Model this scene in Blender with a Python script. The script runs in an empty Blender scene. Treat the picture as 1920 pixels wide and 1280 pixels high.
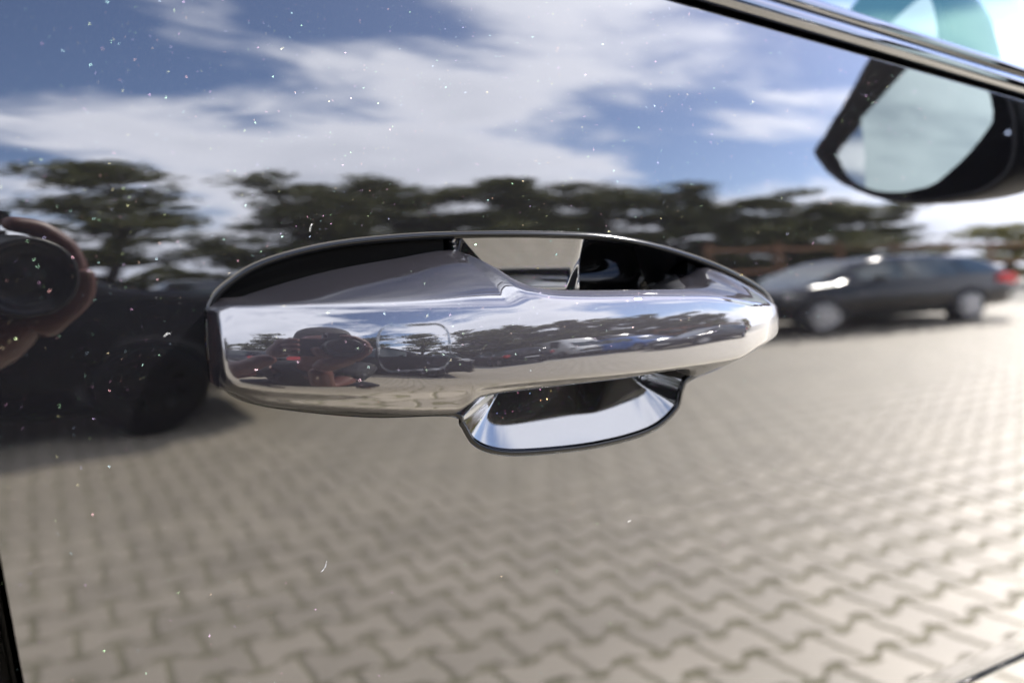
import bpy, bmesh, math, random
import numpy as np
from mathutils import Vector, Matrix, Euler

random.seed(7)
rng = np.random.default_rng(7)
S = bpy.context.scene
COL = S.collection
R_ = math.radians

# ------------------------------------------------------------------ camera, sky, sun, exposure
CAM = Vector((0.0, -0.30, 0.98))
YAW, PITCH = R_(30), R_(8)
cam = bpy.data.cameras.new("Camera")
cam.sensor_width = 36.0
cam.lens = 36.0 * 1550 / 1920
cam.clip_start = 0.01
cam.clip_end = 2000
cam.dof.use_dof = True
cam.dof.focus_distance = 0.335
cam.dof.aperture_fstop = 5.4
cam_o = bpy.data.objects.new("Camera", cam)
COL.objects.link(cam_o)
cam_o.location = CAM
cam_o.rotation_euler = (math.pi / 2 - PITCH, 0, -YAW)
S.camera = cam_o
FWD = Vector((math.sin(YAW) * math.cos(PITCH), math.cos(YAW) * math.cos(PITCH), -math.sin(PITCH)))
RGT = Vector((math.cos(YAW), -math.sin(YAW), 0))
UPV = RGT.cross(FWD)

SUN_EL, SUN_AZ = R_(41), R_(118)          # azimuth measured from +Y towards +X
sun_dir = Vector((math.sin(SUN_AZ) * math.cos(SUN_EL), math.cos(SUN_AZ) * math.cos(SUN_EL), math.sin(SUN_EL)))

world = bpy.data.worlds.new("World")
S.world = world
world.use_nodes = True
nt = world.node_tree
nt.nodes.clear()


def nd(t, typ, **kw):
    n = t.nodes.new(typ)
    for k, v in kw.items():
        setattr(n, k, v)
    return n


def sv(n, **kw):
    for k, v in kw.items():
        n.inputs[k.replace('_', ' ')].default_value = v
    return n


def build_world():
    L = nt.links.new
    out = nd(nt, 'ShaderNodeOutputWorld')
    bg = nd(nt, 'ShaderNodeBackground')
    bg.inputs['Strength'].default_value = 0.10
    sky = nd(nt, 'ShaderNodeTexSky', sky_type='NISHITA', sun_disc=False)
    sky.sun_elevation = SUN_EL
    sky.sun_rotation = SUN_AZ
    sky.air_density = 0.9
    sky.dust_density = 0.25
    sky.ozone_density = 3.0
    tc = nd(nt, 'ShaderNodeTexCoord')
    sep = nd(nt, 'ShaderNodeSeparateXYZ')
    L(tc.outputs['Generated'], sep.inputs[0])
    zz = nd(nt, 'ShaderNodeMath', operation='MAXIMUM')
    L(sep.outputs['Z'], zz.inputs[0]); zz.inputs[1].default_value = 0.0
    za = nd(nt, 'ShaderNodeMath', operation='ADD')
    L(zz.outputs[0], za.inputs[0]); za.inputs[1].default_value = 0.22
    dx = nd(nt, 'ShaderNodeMath', operation='DIVIDE')
    dy = nd(nt, 'ShaderNodeMath', operation='DIVIDE')
    L(sep.outputs['X'], dx.inputs[0]); L(za.outputs[0], dx.inputs[1])
    L(sep.outputs['Y'], dy.inputs[0]); L(za.outputs[0], dy.inputs[1])
    cmb = nd(nt, 'ShaderNodeCombineXYZ')
    L(dx.outputs[0], cmb.inputs[0]); L(dy.outputs[0], cmb.inputs[1])
    mp = nd(nt, 'ShaderNodeMapping')
    mp.inputs['Location'].default_value = CLOUD_OFF
    mp.inputs['Rotation'].default_value = (0, 0, R_(25))
    mp.inputs['Scale'].default_value = (0.9, 1.2, 1)
    L(cmb.outputs[0], mp.inputs[0])
    big = sv(nd(nt, 'ShaderNodeTexNoise'), Scale=0.75, Detail=1.5, Roughness=0.5)
    fine = sv(nd(nt, 'ShaderNodeTexNoise'), Scale=2.3, Detail=9.0, Roughness=0.55, Distortion=0.25)
    L(mp.outputs[0], big.inputs['Vector']); L(mp.outputs[0], fine.inputs['Vector'])
    m1 = nd(nt, 'ShaderNodeMath', operation='MULTIPLY_ADD')
    L(big.outputs[0], m1.inputs[0]); m1.inputs[1].default_value = 1.5
    L(fine.outputs[0], m1.inputs[2])
    ramp = nd(nt, 'ShaderNodeValToRGB')
    ramp.color_ramp.interpolation = 'EASE'
    ramp.color_ramp.elements[0].position = CLOUD_LO
    ramp.color_ramp.elements[0].color = (0, 0, 0, 1)
    ramp.color_ramp.elements[1].position = CLOUD_HI
    ramp.color_ramp.elements[1].color = (1, 1, 1, 1)
    mh = nd(nt, 'ShaderNodeMath', operation='MULTIPLY')
    # cloud banks pile up towards the horizon
    hz = nd(nt, 'ShaderNodeMapRange')
    L(zz.outputs[0], hz.inputs[0])
    hz.inputs['From Min'].default_value = 0.0; hz.inputs['From Max'].default_value = 0.30
    hz.inputs['To Min'].default_value = 0.42; hz.inputs['To Max'].default_value = 0.0
    ha = nd(nt, 'ShaderNodeMath', operation='ADD')
    L(m1.outputs[0], ha.inputs[0]); L(hz.outputs[0], ha.inputs[1])
    L(ha.outputs[0], mh.inputs[0]); mh.inputs[1].default_value = 0.4
    L(mh.outputs[0], ramp.inputs[0])
    # cloud body: brighter thin edges, greyer thick parts
    cr = nd(nt, 'ShaderNodeValToRGB')
    cr.color_ramp.elements[0].position = CLOUD_HI - 0.02
    cr.color_ramp.elements[0].color = (10.3, 10.6, 12.0, 1)
    cr.color_ramp.elements[1].position = CLOUD_HI + 0.13
    cr.color_ramp.elements[1].color = (7.6, 8.0, 9.4, 1)
    L(mh.outputs[0], cr.inputs[0])
    mix = nd(nt, 'ShaderNodeMixRGB')
    tnt = nd(nt, 'ShaderNodeMixRGB', blend_type='MULTIPLY')
    tnt.inputs[0].default_value = 1.0
    tnt.inputs[2].default_value = (1.05, 0.97, 1.02, 1)
    L(sky.outputs[0], tnt.inputs[1])
    L(ramp.outputs[0], mix.inputs[0]); L(tnt.outputs[0], mix.inputs[1]); L(cr.outputs[0], mix.inputs[2])
    L(mix.outputs[0], bg.inputs['Color'])
    L(bg.outputs[0], out.inputs[0])


CLOUD_OFF = (-21.7, 17.1, 0.0)
CLOUD_LO, CLOUD_HI = 0.47, 0.56
build_world()

sun = bpy.data.lights.new("sun", 'SUN')
sun.energy = 3.6
sun.angle = R_(0.53)
sun.color = (1.0, 0.95, 0.87)
sun_o = bpy.data.objects.new("sun", sun)
COL.objects.link(sun_o)
sun_o.rotation_euler = sun_dir.to_track_quat('Z', 'Y').to_euler()

vs = S.view_settings
vs.view_transform = 'Standard'
vs.look = 'None'
vs.exposure = 3.82
vs.gamma = 1.0
vs.use_curve_mapping = False
S.render.engine = 'CYCLES'
S.cycles.max_bounces = 10
S.cycles.glossy_bounces = 6
S.cycles.transparent_max_bounces = 12
S.cycles.sample_clamp_indirect = 4.0
S.cycles.use_denoising = True


# ------------------------------------------------------------------ material helpers
def mat(name):
    m = bpy.data.materials.new(name)
    m.use_nodes = True
    t = m.node_tree
    t.nodes.clear()
    out = nd(t, 'ShaderNodeOutputMaterial')
    return m, t, out


def simple(name, col, rough=0.5, metal=0.0, noise=0.0, scale=20.0, spec=0.5, coat=0.0, bump=0.0):
    m, t, out = mat(name)
    b = nd(t, 'ShaderNodeBsdfPrincipled')
    t.links.new(b.outputs[0], out.inputs[0])
    b.inputs['Roughness'].default_value = rough
    b.inputs['Metallic'].default_value = metal
    b.inputs['Specular IOR Level'].default_value = spec
    b.inputs['Coat Weight'].default_value = coat
    b.inputs['Coat Roughness'].default_value = 0.02
    b.inputs['Base Color'].default_value = (*col, 1)
    if noise > 0:
        tc = nd(t, 'ShaderNodeTexCoord')
        n = sv(nd(t, 'ShaderNodeTexNoise'), Scale=scale, Detail=5.0, Roughness=0.6)
        t.links.new(tc.outputs['Object'], n.inputs['Vector'])
        mr = nd(t, 'ShaderNodeMapRange')
        mr.inputs['To Min'].default_value = 1 - noise
        mr.inputs['To Max'].default_value = 1 + noise
        t.links.new(n.outputs[0], mr.inputs[0])
        mx = nd(t, 'ShaderNodeMixRGB', blend_type='MULTIPLY')
        mx.inputs[0].default_value = 1
        mx.inputs[1].default_value = (*col, 1)
        t.links.new(mr.outputs[0], mx.inputs[2])
        t.links.new(mx.outputs[0], b.inputs['Base Color'])
        if bump:
            bp = nd(t, 'ShaderNodeBump')
            bp.inputs['Strength'].default_value = bump
            bp.inputs['Distance'].default_value = 0.01
            t.links.new(n.outputs[0], bp.inputs['Height'])
            t.links.new(bp.outputs[0], b.inputs['Normal'])
    return m


def paint_material(name, flake_scale, flake_col, veil, peel, peel_scale, dust=1.0, veil_rough=0.42):
    """deep black metallic paint: clear coat with orange peel, soft flake lobe, single glinting flakes, dust"""
    m, t, out = mat(name)
    L = t.links.new
    tc = nd(t, 'ShaderNodeTexCoord')
    geo = nd(t, 'ShaderNodeNewGeometry')

    def perturb(src, k):
        s = nd(t, 'ShaderNodeVectorMath', operation='SUBTRACT')
        L(src, s.inputs[0]); s.inputs[1].default_value = (0.5, 0.5, 0.5)
        sc = nd(t, 'ShaderNodeVectorMath', operation='SCALE')
        L(s.outputs[0], sc.inputs[0]); sc.inputs['Scale'].default_value = k
        a = nd(t, 'ShaderNodeVectorMath', operation='ADD')
        L(geo.outputs['Normal'], a.inputs[0]); L(sc.outputs[0], a.inputs[1])
        n = nd(t, 'ShaderNodeVectorMath', operation='NORMALIZE')
        L(a.outputs[0], n.inputs[0])
        return n.outputs[0]

    mpn = nd(t, 'ShaderNodeMapping')
    mpn.inputs['Scale'].default_value = (0.55, 1.0, 1.25)
    L(tc.outputs['Object'], mpn.inputs[0])
    pn = sv(nd(t, 'ShaderNodeTexNoise'), Scale=peel_scale, Detail=2.5, Roughness=0.5)
    L(mpn.outputs[0], pn.inputs['Vector'])
    base = nd(t, 'ShaderNodeBsdfPrincipled')
    base.inputs['Base Color'].default_value = (0.0006, 0.0006, 0.0008, 1)
    base.inputs['Specular IOR Level'].default_value = 0.0
    base.inputs['Roughness'].default_value = 0.6
    base.inputs['Coat Weight'].default_value = 1.0
    base.inputs['Coat Roughness'].default_value = 0.0
    base.inputs['Coat IOR'].default_value = 1.52
    L(perturb(pn.outputs['Color'], peel), base.inputs['Coat Normal'])
    # broad flake lobe
    vg = nd(t, 'ShaderNodeBsdfGlossy')
    vg.inputs['Color'].default_value = (*veil, 1)
    vg.inputs['Roughness'].default_value = veil_rough
    # single flakes
    vo = nd(t, 'ShaderNodeTexVoronoi')
    vo.inputs['Scale'].default_value = flake_scale
    L(tc.outputs['Object'], vo.inputs['Vector'])
    sepc = nd(t, 'ShaderNodeSeparateColor')
    L(vo.outputs['Color'], sepc.inputs[0])
    th = nd(t, 'ShaderNodeMath', operation='GREATER_THAN')
    L(sepc.outputs[0], th.inputs[0]); th.inputs[1].default_value = 0.72
    wn = nd(t, 'ShaderNodeTexWhiteNoise')
    L(vo.outputs['Color'], wn.inputs['Vector'])
    hs = nd(t, 'ShaderNodeHueSaturation')
    hs.inputs['Color'].default_value = (*flake_col, 1)
    L(sepc.outputs[1], hs.inputs['Hue'])
    dd = nd(t, 'ShaderNodeMath', operation='LESS_THAN')
    L(vo.outputs['Distance'], dd.inputs[0]); dd.inputs[1].default_value = 0.42
    mm = nd(t, 'ShaderNodeMath', operation='MULTIPLY')
    L(th.outputs[0], mm.inputs[0]); L(dd.outputs[0], mm.inputs[1])
    fc = nd(t, 'ShaderNodeMixRGB')
    fc.inputs[1].default_value = (0, 0, 0, 1)
    L(mm.outputs[0], fc.inputs[0]); L(hs.outputs[0], fc.inputs[2])
    fg = nd(t, 'ShaderNodeBsdfGlossy')
    fg.inputs['Roughness'].default_value = 0.16
    L(fc.outputs[0], fg.inputs['Color'])
    L(perturb(wn.outputs['Color'], 1.3), fg.inputs['Normal'])
    # dust specks
    vd = nd(t, 'ShaderNodeTexVoronoi')
    vd.inputs['Scale'].default_value = 420.0
    L(tc.outputs['Object'], vd.inputs['Vector'])
    sd = nd(t, 'ShaderNodeSeparateColor')
    L(vd.outputs['Color'], sd.inputs[0])
    d1 = nd(t, 'ShaderNodeMath', operation='GREATER_THAN')
    L(sd.outputs[0], d1.inputs[0]); d1.inputs[1].default_value = 0.74
    pw = nd(t, 'ShaderNodeMath', operation='MULTIPLY')
    L(sd.outputs[1], pw.inputs[0]); pw.inputs[1].default_value = 0.062
    d2 = nd(t, 'ShaderNodeMath', operation='LESS_THAN')
    L(vd.outputs['Distance'], d2.inputs[0]); L(pw.outputs[0], d2.inputs[1])
    d3 = nd(t, 'ShaderNodeMath', operation='MULTIPLY')
    L(d1.outputs[0], d3.inputs[0]); L(d2.outputs[0], d3.inputs[1])
    d4 = nd(t, 'ShaderNodeMath', operation='MULTIPLY')
    L(d3.outputs[0], d4.inputs[0]); d4.inputs[1].default_value = 0.5 * dust
    df = nd(t, 'ShaderNodeBsdfDiffuse')
    df.inputs['Color'].default_value = (0.09, 0.088, 0.085, 1)
    a1 = nd(t, 'ShaderNodeAddShader')
    a2 = nd(t, 'ShaderNodeAddShader')
    L(base.outputs[0], a1.inputs[0]); L(vg.outputs[0], a1.inputs[1])
    L(a1.outputs[0], a2.inputs[0]); L(fg.outputs[0], a2.inputs[1])
    mx = nd(t, 'ShaderNodeMixShader')
    L(d4.outputs[0], mx.inputs[0]); L(a2.outputs[0], mx.inputs[1]); L(df.outputs[0], mx.inputs[2])
    L(mx.outputs[0], out.inputs[0])
    return m


def glass_material(name, tint, ior=1.5, gloss=(1, 1, 1)):
    m, t, out = mat(name)
    L = t.links.new
    tr = nd(t, 'ShaderNodeBsdfTransparent')
    tr.inputs[0].default_value = (*tint, 1)
    gl = nd(t, 'ShaderNodeBsdfGlossy')
    gl.inputs['Color'].default_value = (*gloss, 1)
    gl.inputs['Roughness'].default_value = 0.0
    fr = nd(t, 'ShaderNodeFresnel')
    fr.inputs['IOR'].default_value = ior
    mx = nd(t, 'ShaderNodeMixShader')
    L(fr.outputs[0], mx.inputs[0]); L(tr.outputs[0], mx.inputs[1]); L(gl.outputs[0], mx.inputs[2])
    L(mx.outputs[0], out.inputs[0])
    return m


PAINT = paint_material('black_metallic_paint', 4600.0, (0.0030, 0.0017, 0.0017), (0.0008, 0.00075, 0.0007), 0.0066, 95.0)
PAINT_H = paint_material('black_metallic_handle_paint', 5200.0, (0.0055, 0.0038, 0.0038), (0.0072, 0.0067, 0.0077), 0.0012, 160.0, 1.0, 0.58)
PAINT_CUP = paint_material('black_cup_paint', 2600.0, (0.015, 0.005, 0.005), (0.0003, 0.0003, 0.0003), 0.0022, 130.0, 0.4)
RUBBER = simple('black_rubber', (0.0002, 0.0002, 0.00022), 0.25, spec=0.03)
BLACKPL = simple('black_plastic', (0.004, 0.004, 0.0045), 0.45, noise=0.25, scale=60, spec=0.3)
CHROME = simple('bright_aluminium', (0.42, 0.45, 0.5), 0.13, metal=1.0)
GLOSSBLK = simple('gloss_black_trim', (0.0006, 0.0006, 0.0007), 0.03)
SEALBLK = simple('black_rim_rubber', (0.0004, 0.0004, 0.00045), 0.12, spec=0.10)
PADM = simple('smoked_touch_pad', (0.0007, 0.0007, 0.0008), 0.05, spec=0.28)
MIRRGL = simple('mirror_glass_silver', (0.42, 0.50, 0.47), 0.0, metal=1.0)
MIRRGL2 = simple('mirror_glass_brightened', (0.66, 0.70, 0.66), 0.03, metal=1.0)  # lighter copy of the mirror silver; the outer strip's brighter sky reflection put into colour
WINGL = glass_material('green_tinted_window_glass', (0.030, 0.053, 0.047), 1.5)
INTER = simple('dark_interior', (0.02, 0.022, 0.022), 0.7, noise=0.2)


# ------------------------------------------------------------------ object helpers
def link(name, me, m, parent=None, smooth=True):
    o = bpy.data.objects.new(name, me)
    COL.objects.link(o)
    if m is not None:
        for mm in (m if isinstance(m, (list, tuple)) else [m]):
            me.materials.append(mm)
    if smooth and len(me.polygons):
        me.polygons.foreach_set('use_smooth', [True] * len(me.polygons))
    if parent:
        o.parent = parent
    return o


def pydata(name, verts, faces, m, parent=None, smooth=True, normals=None):
    me = bpy.data.meshes.new(name)
    me.from_pydata([tuple(map(float, v)) for v in verts], [], [tuple(map(int, f)) for f in faces])
    me.update()
    o = link(name, me, m, parent, smooth)
    if normals is not None:
        me.normals_split_custom_set_from_vertices([tuple(map(float, n)) for n in normals])
    return o


def empty(name, loc=(0, 0, 0), rz=0.0):
    o = bpy.data.objects.new(name, None)
    COL.objects.link(o)
    o.location = loc
    o.rotation_euler = (0, 0, rz)
    return o


def tag(o, label, cat, group=None):
    o['label'] = label
    o['category'] = cat
    if group:
        o['group'] = group
    return o


def grid_faces(nr, nc, off=0, closed=False):
    f = []
    for i in range(nr - 1):
        for j in range(nc if closed else nc - 1):
            j2 = (j + 1) % nc
            f.append((off + i * nc + j, off + i * nc + j2, off + (i + 1) * nc + j2, off + (i + 1) * nc + j))
    return f


def bm_obj(name, bm, m, parent=None, smooth=False):
    me = bpy.data.meshes.new(name)
    bm.to_mesh(me)
    bm.free()
    return link(name, me, m, parent, smooth)


def box_bm(bm, c, s, bevel=0.0, rot=None):
    mtx = Matrix.Translation(c)
    if rot is not None:
        mtx = mtx @ rot.to_4x4()
    r = bmesh.ops.create_cube(bm, size=1.0, matrix=mtx @ Matrix.Diagonal((*s, 1)))
    if bevel:
        es = {e for v in r['verts'] for e in v.link_edges}
        bmesh.ops.bevel(bm, geom=list(es), offset=bevel, segments=2, affect='EDGES')


def box(name, c, s, m, parent=None, bevel=0.0, rot=None):
    bm = bmesh.new()
    box_bm(bm, c, s, bevel, rot)
    return bm_obj(name, bm, m, parent)


def tube(name, pts, rad, m, parent=None, seg=10, caps=True):
    """swept round tube through pts with radius list"""
    pts = [Vector(p) for p in pts]
    n = len(pts)
    rad = rad if hasattr(rad, '__len__') else [rad] * n
    V, F = [], []
    for i, p in enumerate(pts):
        d = (pts[min(i + 1, n - 1)] - pts[max(i - 1, 0)]).normalized()
        a = d.orthogonal().normalized() if abs(d.z) > 0.9 else d.cross(Vector((0, 0, 1))).normalized()
        b = d.cross(a)
        for k in range(seg):
            th = 2 * math.pi * k / seg
            V.append(p + (a * math.cos(th) + b * math.sin(th)) * rad[i])
    F = grid_faces(n, seg, 0, True)
    if caps:
        F.append(tuple(range(seg))[::-1])
        F.append(tuple((n - 1) * seg + k for k in range(seg)))
    return pydata(name, V, F, m, parent)


# ------------------------------------------------------------------ the car door surface
ZT = np.array([.45, .6795, .6800, .6830, .6840, .6900, .6920, .6985, .7005, .79, .85, .905, .935, .956, .965, .985, 1.0, 1.05, 1.12])
TT = np.array([3.0, 3.0, -40., -40., 30., 12.0, 9.0, 9.0, 2.6, 2.5, 2.0, 1.0, 1.3, 2.7, 3.2, 4.5, 5.6, 9.0, 13.])
_z = np.linspace(.44, 1.2, 15201)
_t = np.radians(np.interp(_z, ZT, TT))
_k = np.hanning(81); _k /= _k.sum()
_ts = np.convolve(np.pad(_t, 40, 'edge'), _k, 'valid')
_w = np.clip((_z - .703) / .003, 0, 1)
_t = _t * (1 - _w) + _ts * _w
_k2 = np.hanning(1201); _k2 /= _k2.sum()
_ts = np.convolve(np.pad(_t, 600, 'edge'), _k2, 'valid')
_w = np.clip((_z - .77) / .03, 0, 1)
_t = _t * (1 - _w) + _ts * _w
_y = np.concatenate([[0], np.cumsum(np.tan(_t)[:-1] * np.diff(_z))])
_y -= np.interp(.965, _z, _y)


def yd(z):
    return np.interp(z, _z, _y)


def tilt(z):
    return np.interp(z, _z, _t)


def dn(z):
    t = tilt(z)
    return np.stack([0 * t, -np.cos(t), np.sin(t)], -1)


def on_door(u, v, w=0.0):
    """door coordinates (along, height, outward) to world"""
    u, v, w = np.broadcast_arrays(np.asarray(u, float), np.asarray(v, float), np.asarray(w, float))
    return np.stack([u, yd(v) - w, v], -1)


def belt(x):
    return 1.0840 - 0.0857 * (x - .265)


def shut(z):
    return -0.0119 - 0.081 * (z - .8324)


def catmull(P, n, closed=True):
    P = np.asarray(P, float)
    N = len(P)
    out = []
    for i in range(N if closed else N - 1):
        if closed:
            p0, p1, p2, p3 = P[(i - 1) % N], P[i], P[(i + 1) % N], P[(i + 2) % N]
        else:
            p0, p1, p2, p3 = P[max(i - 1, 0)], P[i], P[i + 1], P[min(i + 2, N - 1)]
        for t in np.linspace(0, 1, n, endpoint=False):
            out.append(.5 * ((2 * p1) + (-p0 + p2) * t + (2 * p0 - 5 * p1 + 4 * p2 - p3) * t * t + (-p0 + 3 * p1 - 3 * p2 + p3) * t ** 3))
    if not closed:
        out.append(P[-1])
    return np.array(out)


car = empty('car', (0, 0, 0))
tag(car, 'glossy black car whose front door and pull handle fill the picture', 'car')

OUT = [(.0498, .9401), (.0515, .9540), (.0590, .9619), (.0723, .9687), (.0960, .9742), (.1258, .9770), (.1586, .9779), (.1948, .9775),
       (.2260, .9758), (.2600, .9697), (.2938, .9598), (.3196, .9484), (.3295, .9371), (.3281, .9254), (.3169, .9180), (.2914, .9100),
       (.2725, .9055), (.2685, .9015), (.2643, .8914), (.2480, .8826), (.2170, .8794), (.1828, .8807), (.1642, .8836), (.1527, .8895), (.1468, .8985),
       (.1425, .9028), (.1101, .9061), (.0812, .9118), (.0641, .9167), (.0552, .9222), (.0510, .9295)]
OC = catmull(OUT, 24)
CEN = np.array([.195, .929])
RX0, RX1, RZ0, RZ1 = .030, .350, .862, .998


def outline_radius(angles):
    d = OC - CEN
    a = np.arctan2(d[:, 1], d[:, 0])
    r = np.hypot(d[:, 0], d[:, 1])
    o = np.argsort(a)
    return np.interp(angles, a[o], r[o], period=2 * math.pi)


NS = 220
per = np.concatenate([
    np.stack([np.linspace(RX0, RX1, NS, endpoint=False), np.full(NS, RZ0)], -1),
    np.stack([np.full(NS, RX1), np.linspace(RZ0, RZ1, NS, endpoint=False)], -1),
    np.stack([np.linspace(RX1, RX0, NS, endpoint=False), np.full(NS, RZ1)], -1),
    np.stack([np.full(NS, RX0), np.linspace(RZ1, RZ0, NS, endpoint=False)], -1)])
ang = np.arctan2(per[:, 1] - CEN[1], per[:, 0] - CEN[0])
ro = outline_radius(ang)
inner = CEN + np.stack([np.cos(ang), np.sin(ang)], -1) * ro[:, None]


def door_mesh():
    V, N, F = [], [], []

    def add(u, v):
        off = sum(len(x) for x in V)
        V.append(on_door(u, v).reshape(-1, 3))
        N.append(dn(v.reshape(-1)))
        F.extend(grid_faces(u.shape[0], u.shape[1], off))

    def rect(xs, zs_fun):
        rows = zs_fun(xs)
        u = np.broadcast_to(xs[None, :], rows.shape)
        add(u, rows)

    zlow = np.concatenate([np.linspace(.46, .672, 12), np.linspace(.675, .706, 90), np.linspace(.708, RZ0, 30)])
    xa = np.linspace(RX1, 1.05, 25)
    xm = np.linspace(RX0, RX1, 25)
    full = np.concatenate([zlow, np.linspace(RZ0, RZ1, 30)[1:]])
    # left of the handle: columns bend to the shut line
    for zz_ in (full,):
        s = np.linspace(0, 1, 16)
        u = shut(zz_)[:, None] * (1 - s)[None, :] + RX0 * s[None, :]
        add(u, np.broadcast_to(zz_[:, None], u.shape).copy())
    add(*[a.copy() for a in np.broadcast_arrays(xm[None, :], zlow[:, None])])
    add(*[a.copy() for a in np.broadcast_arrays(xa[None, :], full[:, None])])
    s = np.linspace(0, 1, 24)[:, None]
    for x in (xm, xa):
        v = RZ1 * (1 - s) + belt(x)[None, :] * s
        add(np.broadcast_to(x[None, :], v.shape).copy(), v)
    v1 = RZ1 + (belt(RX0) - RZ1) * s
    k = np.linspace(0, 1, 16)[None, :]
    vv = np.broadcast_to(v1, (24, 16)).copy()
    add(shut(vv) * (1 - k) + RX0 * k, vv)
    # rolled edge at the shut line
    zz_ = np.concatenate([full, np.linspace(RZ1, belt(RX0), 24)[1:]])
    r = .0022
    off = sum(len(x) for x in V)
    rows = []
    nn = []
    for ph in np.linspace(0, 1.57, 8):
        rows.append(on_door(shut(zz_) - r * math.sin(ph), zz_, -r * (1 - math.cos(ph))))
        b = dn(zz_) * math.cos(ph)
        b[:, 0] -= math.sin(ph)
        nn.append(b)
    rows.append(on_door(shut(zz_) - r, zz_, -.03)); nn.append(nn[-1])
    V.append(np.array(rows).reshape(-1, 3)); N.append(np.array(nn).reshape(-1, 3))
    F.extend([f[::-1] for f in grid_faces(len(rows), len(zz_), off)])
    # round the handle opening
    ts = np.linspace(0, 1, 30) ** 1.6
    P = inner[None] * (1 - ts)[:, None, None] + per[None] * ts[:, None, None]
    off = sum(len(x) for x in V)
    V.append(on_door(P[..., 0], P[..., 1]).reshape(-1, 3)); N.append(dn(P[..., 1].reshape(-1)))
    F.extend([f[::-1] for f in grid_faces(len(ts), len(per), off, True)])
    return np.concatenate(V), F, np.concatenate(N)


V, F, N = door_mesh()
door = pydata('front_door', V, F, PAINT, car, normals=N)
door['label'] = 'glossy black front door panel mirroring sky, trees and paving'


# the stamped cup behind the grip, with its rolled rim
def dist_outline(P):
    out = np.empty(len(P))
    A = OC
    B = np.roll(OC, -1, 0)
    AB = B - A
    L2 = (AB ** 2).sum(1)
    for i in range(0, len(P), 2000):
        q = P[i:i + 2000, None, :] - A[None]
        t = np.clip((q * AB).sum(-1) / L2, 0, 1)
        out[i:i + 2000] = np.sqrt(((q - t[..., None] * AB) ** 2).sum(-1)).min(1)
    return out


def cup_mesh():
    r = .0023
    dirn = np.stack([np.cos(ang), np.sin(ang)], -1)
    # inward normal of the outline in the panel plane
    tang = np.roll(inner, -1, 0) - np.roll(inner, 1, 0)
    tang /= np.linalg.norm(tang, axis=1)[:, None]
    nin = np.stack([-tang[:, 1], tang[:, 0]], -1)
    sgn = np.sign((nin * (CEN - inner)).sum(1))
    nin *= sgn[:, None]
    def slope(p):
        u, v = p[:, 0], p[:, 1]
        k = np.clip((v - .915) / .036, 0, 1)
        k = k * k * (3 - 2 * k)
        sl = CUP_LOW * (1 - k) + CUP_TOP * k
        q = np.clip((u - .2105) / .006, 0, 1) * k
        sl = sl * (1 - q) + 1.9 * q
        return np.where((u < .1462) | (u > .2715), 4.0, sl), k * (1 - q)

    sl = slope(inner)[0]
    phm = np.arctan(sl)
    rings = []
    for q in np.linspace(0, 1, 9):
        ph = phm * q
        p = inner + nin * (r * np.sin(ph))[:, None]
        rings.append(np.concatenate([p, (r * (1 - np.cos(ph)))[:, None]], 1))
    p0 = rings[-1][:, :2]
    d0 = rings[-1][:, 2]
    x0 = r * np.sin(phm)
    for s in np.linspace(0, 1, 60)[1:] ** 1.25:
        p = p0 + (CEN - p0) * s * .985
        D = np.maximum(dist_outline(p) - x0, 0)
        sl, kt = slope(p)
        a, b = .016, .046
        g = np.where(D < a, D, a + (np.minimum(D, b) - a) * (1 - (np.minimum(D, b) - a) / (2 * (b - a))))
        b2 = .023
        gt = np.minimum(D, b2) * (1 - np.minimum(D, b2) / (2 * b2))
        dep = np.where(sl > 2, np.minimum(sl * g, .016), sl * (g * (1 - kt) + gt * kt))
        rings.append(np.concatenate([p, (d0 + dep)[:, None]], 1))
    A = np.array(rings)
    # soften the creases of the distance field a little
    for _ in range(3):
        mid = A[11:, :, 2]
        A[11:, :, 2] = (np.roll(mid, 1, 1) + np.roll(mid, -1, 1) + 2 * mid) / 4
    V = on_door(A[..., 0], A[..., 1], -A[..., 2]).reshape(-1, 3)
    F = [f[::-1] for f in grid_faces(len(rings), len(per), 0, True)]
    return V, F


CUP_LOW, CUP_TOP = 0.40, 0.215
V, F = cup_mesh()
cup = pydata('recess_cup', V, F, PAINT_CUP, door)


# ------------------------------------------------------------------ the pull handle
def hermite(xs, ys, x):
    """monotone cubic interpolation"""
    xs = np.asarray(xs, float); ys = np.asarray(ys, float)
    h = np.diff(xs); d = np.diff(ys) / h
    m = np.zeros_like(xs)
    m[1:-1] = np.where(d[:-1] * d[1:] > 0, 2 * d[:-1] * d[1:] / (d[:-1] + d[1:] + 1e-12 * np.sign(d[:-1] + d[1:] + 1e-15)), 0)
    m[0], m[-1] = d[0], d[-1]
    x = np.clip(x, xs[0], xs[-1])
    i = np.clip(np.searchsorted(xs, x) - 1, 0, len(xs) - 2)
    t = (x - xs[i]) / h[i]
    return ((1 + 2 * t) * (1 - t) ** 2 * ys[i] + t * (1 - t) ** 2 * h[i] * m[i] + t * t * (3 - 2 * t) * ys[i + 1] + t * t * (t - 1) * h[i] * m[i + 1])


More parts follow.
